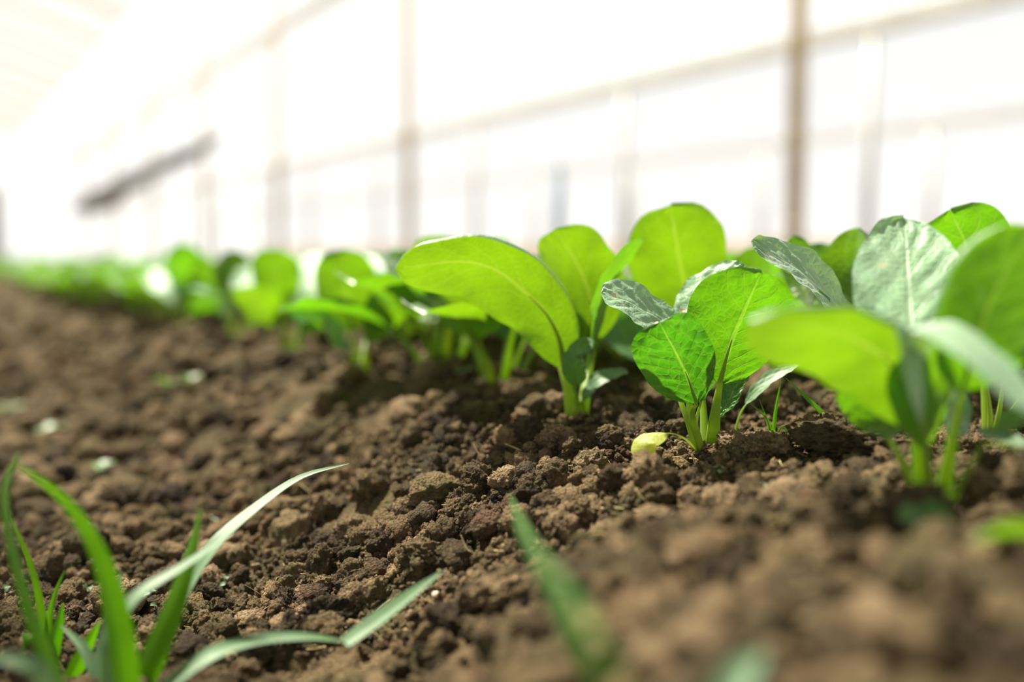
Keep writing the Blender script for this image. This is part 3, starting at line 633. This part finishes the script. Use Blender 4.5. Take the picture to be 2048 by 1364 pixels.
put(p, b, d, [
    (-4, [(705, 665, 0), (695, 610, 0), (690, 560, -.01), (688, 497, -.02)], .0310, BACK, dict(a=.7, b=.5)),
    (8, [(735, 690, -.01), (760, 640, -.02), (790, 600, -.03), (820, 590, -.04)], .0200, BACK, dict()),
    (-12, [(690, 700, -.02), (660, 660, -.03), (625, 630, -.05), (590, 640, -.07)], .0200, TOP, dict(mat=LEAFS)),
    (0, [(735, 660, .04), (745, 600, .05), (740, 550, .07), (725, 505, .10)], .0220, TOP, dict(mat=LEAFS))])
p, b, d = plant(585, 698, 'blurred front row seedling with a pale upper leaf left of the round backlit leaf')
put(p, b, d, [
    (-6, [(570, 640, 0), (556, 590, 0), (550, 545, -.01), (556, 497, -.02)], .0300, BACK, dict()),
    (6, [(600, 630, .03), (615, 580, .05), (620, 540, .08), (618, 508, .12)], .0270, TOP, dict(mat=LEAFS)),
    (-14, [(560, 660, -.02), (530, 620, -.04), (505, 590, -.06), (490, 575, -.08)], .0240, BACK, dict()),
    (8, [(600, 670, -.02), (625, 640, -.04), (640, 615, -.06), (650, 600, -.08)], .0210, BACK, dict())])
p, b, d = plant(478, 672, 'blurred front row seedling with pale leaves turned to the camera')
put(p, b, d, [
    (-6, [(465, 620, .02), (458, 580, .03), (465, 540, .04), (478, 500, .05)], .0280, BACK, dict()),
    (4, [(490, 630, -.02), (500, 590, -.01), (505, 560, .02), (508, 530, .05)], .0270, TOP, dict(mat=LEAFS)),
    (-12, [(455, 640, -.03), (435, 610, -.05), (415, 590, -.07), (400, 585, -.09)], .0240, TOP, dict(mat=LEAFS)),
    (8, [(500, 650, -.03), (520, 610, -.05), (545, 585, -.07), (560, 575, -.09)], .0240, BACK, dict())])
p, b, d = plant(368, 648, 'blurred front row seedling whose top leaf rises highest under the rolled cover')
put(p, b, d, [
    (-4, [(365, 600, 0), (362, 560, 0), (366, 525, -.02), (378, 488, -.03)], .0310, BACK, dict()),
    (-12, [(350, 610, -.02), (335, 575, .0), (322, 555, .03), (312, 538, .06)], .0280, TOP, dict(mat=LEAFS)),
    (8, [(385, 615, -.03), (400, 580, -.04), (415, 550, -.05), (430, 530, -.06)], .0270, BACK, dict()),
    (10, [(380, 630, -.05), (400, 610, -.08), (420, 600, -.11), (440, 605, -.14)], .0240, BACK, dict())])
fixed = used + [(o.location.x, o.location.y) for o in COL.objects if o.name.startswith('leafy_seedling') and o.parent is None and o not in VAR and o.location.length > .01]
cnt = 0
for row in range(8):
    u = .385 + .135 * row; t = -.3 + rs.uniform(0, .1)
    while t < 9.5:
        t += .11 * rs.uniform(.85, 1.2) * (1 if t < 3.5 else 1.6)
        p_ = Q(u + rs.uniform(-.02, .02), t, 0); x, y = p_.x, p_.y
        if y < .55 or (row < 3 and y < .95 and x > -.15) and min((x - a) ** 2 + (y - b_) ** 2 for a, b_ in fixed) < .10 ** 2: continue
        if row == 0 and t < 1.75 and min((x - a) ** 2 + (y - b_) ** 2 for a, b_ in fixed) < .12 ** 2: continue
        if abs(x / y) > .62 or min((x - a) ** 2 + (y - b_) ** 2 for a, b_ in fixed) < .085 ** 2: continue
        if row > 3 and t > 4.5 or cnt > 285: continue
        if y < .9 and row < 2: continue
        if row == 0:
            px = 1024 + F * x / y; w__ = 'at the far left' if px < 110 else 'below the sagging dark cover' if px < 420 else 'below the left bamboo posts' if px < 760 else 'by the arching leaf'
            lab, gr = 'blurred seedling on the bed edge ' + w__, 'front edge seedlings ' + w__
        else: w__ = ('second', 'third', 'fourth', 'fifth', 'sixth', 'seventh', 'eighth')[row - 1]; px = 1024 + F * x / y; z__ = 'at the far left' if px < 300 else 'left of the arching leaf' if px < 800 else 'behind the arching leaf' if px < 1180 else 'behind the sharp seedling' if px < 1600 else 'behind the near right plant'; lab, gr = 'blurred seedling of the %s row %s' % (w__, z__), '%s row seedlings %s' % (w__, z__)
        copy_plant(rs.choice(VAR), (x, y, gz(x, y) + .001), rs.uniform(0, 6.28), rs.uniform(1.2, 1.5) * (1.2 if row == 0 else 1.05) * max(.72, 1.06 - .06 * t), lab, gr); cnt += 1
for v_ in VAR:
    for ch in list(v_.children_recursive): bpy.data.objects.remove(ch)
    bpy.data.objects.remove(v_)

# ------------------------------------------------------------------ greenhouse
def struct(o, label=None):
    o['kind'] = 'structure'
    if label: o['label'] = label
    return o
def sheet(name, pts, t0, t1, mat, nt=30, sag=.03):
    V = []; m = len(pts)
    for i in range(nt):
        t = t0 + (t1 - t0) * i / (nt - 1)
        for j, (u, z) in enumerate(pts): V.append(Q(u, t, z - sag * abs(math.sin(i * math.pi / 2)) * (0 < j < m - 1)))
    return mesh(name, V, [(i * m + j, i * m + j + 1, (i + 1) * m + j + 1, (i + 1) * m + j) for i in range(nt - 1) for j in range(m - 1)], mat)
arch = [(-4.0, 2.2), (-3.4, 2.75), (-2.4, 3.2), (-1.2, 3.45), (0, 3.5), (1.2, 3.4), (2.4, 3.0)]
struct(sheet('ceiling', arch, -4, 30, FILMR), 'cream plastic film roof')
struct(sheet('trim_1', [(2.4, 3.0), (2.75, 3.05), (3.1, 3.0), (3.35, 2.9)], -4, 30, CLOTH), 'broad white cloth strip along the eave')
struct(sheet('shade_strip', [(-1.3, 3.1), (-1.2, 3.0), (-.61, 3.0), (-.51, 3.1)], -6, 30, SKIRT, sag=0), 'unseen strip added under the roof to shade the furrow')  # opaque strip added out of view so its shadow falls on the furrow
struct(sheet('ceiling.001', [(3.35, 2.9), (4.2, 3.2), (5.5, 3.4), (7.0, 3.2), (9.0, 2.6)], -4, 30, FILM), 'white film roof of the next bay')
struct(sheet('wall_right', [(9.0, 2.6), (9.02, 1.2), (9.0, .3)], -4, 30, FILM), 'white plastic film side wall')
struct(box('baseboard_right', (8.9, -4, -.13), (9.05, 30, .30), SKIRT), 'beige skirt sheet along the foot of the wall')
struct(sheet('wall_left', [(-4.0, 2.2), (-4.02, 1.0), (-4.0, -.12)], -4, 30, FILM), 'white plastic film side wall on the left')
v = [Q(-4, 30, -.13), Q(9, 30, -.13), Q(9, 30, 2.6), Q(5.5, 30, 3.4), Q(2.4, 30, 3.0), Q(0, 30, 3.5), Q(-4, 30, 2.2)]
me = bpy.data.meshes.new('wall_back'); me.from_pydata([tuple(q) for q in v], [], [tuple(range(7))]); me.materials.append(FILM)
o = bpy.data.objects.new('wall_back', me); COL.objects.link(o); struct(o, 'white film end wall')
struct(box('door_1', (1.2, 29.7, -.1), (2.1, 29.9, 1.9), DARK), 'dark doorway in the end wall')
def post(name, u, t, r, h, label, mat, group=None, knots=True):
    b = Q(u, t, -.12); t_ = thing(name, label, 'post', b, group)
    tube('shaft', [b, b + up_ * (h + .12)], (r, r * .95), mat, t_, b, n=2, m=20)
    if knots:
        for z in np.arange(.35, h, .42): tube('node_ring', [b + up_ * (z + .0), b + up_ * (z + .012), b + up_ * (z + .024)], [r, r * 1.12, r], mat, t_, b, n=5, m=20)
    else:
        tube('cap', [b + up_ * (h + .10), b + up_ * (h + .16)], (r * 1.5, r * 1.5), mat, t_, b, n=2, m=16)
labs = ['thick tan bamboo post at right of centre rising out of view', 'tan bamboo post left of centre', 'blurred bamboo post at left, third in its row', 'blurred bamboo post at far left, fourth in its row']
for i, t in enumerate((3.2, 7.25, 10.5, 13.6)): post('bamboo_post', 3.4, t, .040, 2.95, labs[i], BAMBOO)
for t in (17, 20.5, 24): post('bamboo_post', 3.4, t, .040, 2.95, 'distant bamboo post near the far end of the greenhouse', BAMBOO, 'distant bamboo posts')
wl_ = {1.4: 'grey post beyond the right edge', 3.46: 'slim grey post just right of the thick bamboo post', 5.5: 'faint grey post in the middle under the rail', 7.6: 'faint grey post just right of the left bamboo post'}
for t in (3.46, 5.5, 7.6, 9.7, 11.8, 13.9, 16, 18.1):
    post('rail_post', 4.2, t, .026, 1.25, wl_.get(t, 'faint grey rail post in the left distance'), STEEL, None if t in wl_ else 'distant rail posts', False)
for t, l in ((5.6, 'outermost slim post at upper right under the low rail'), (7.6, 'slim post right of the two tall posts under the low rail'), (9.8, 'faint slim post in the outer row behind the tall bamboo post'), (12.0, 'faint outer post in the middle distance')):
    post('rail_post', 7.6, t, .035, 1.22, l, STEEL, None, False)
tag(box('guard_rail', (4.16, 0, 1.22), (4.24, 29, 1.30), STEEL), 'long grey rail running from upper right down to the left', 'rail')
tag(box('guard_rail', (7.56, 0, 1.20), (7.64, 29, 1.27), STEEL), 'lower pale rail of the outer row at right', 'rail')
tag(box('eave_pipe', (3.36, 0, 2.42), (3.44, 29, 2.50), STEEL), 'high grey pipe beneath the white eave strip', 'pipe')
for i in range(14):
    t = 4.5 + 1.7 * i; pts = [Q(u, t, z - .05) for u, z in arch]
    tag(tube('roof_hoop', pts, (.03, .03), BAMBOO, None, n=22, m=8), 'bent bamboo hoop crossing under the cream roof film', 'roof hoop', 'hoops under the roof film')
c = [P(440, 275, 11.0), P(380, 305, 11.6), P(320, 333, 12.3), P(255, 365, 13.2), P(205, 395, 14), P(150, 415, 15)]
tag(tube('rolled_cover', c, [.05, .11, .12, .15, .20, .08], DARK, None, n=24, m=12), 'sagging dark grey rolled cover hanging at the left', 'cover')
sb = P(1113, 505, 2.6); st = P(1119, 345, 2.6); sb.z = gz(sb.x, sb.y) - .02
t_ = thing('garden_stake', 'thin blue-grey stake standing behind the seedlings', 'stake', sb)
tube('rod', [sb, st], (.011, .010), BLUE, t_, sb, n=2, m=12); tube('tip', [st, st + up_ * .02], (.010, .004), BLUE, t_, sb, n=2, m=12)
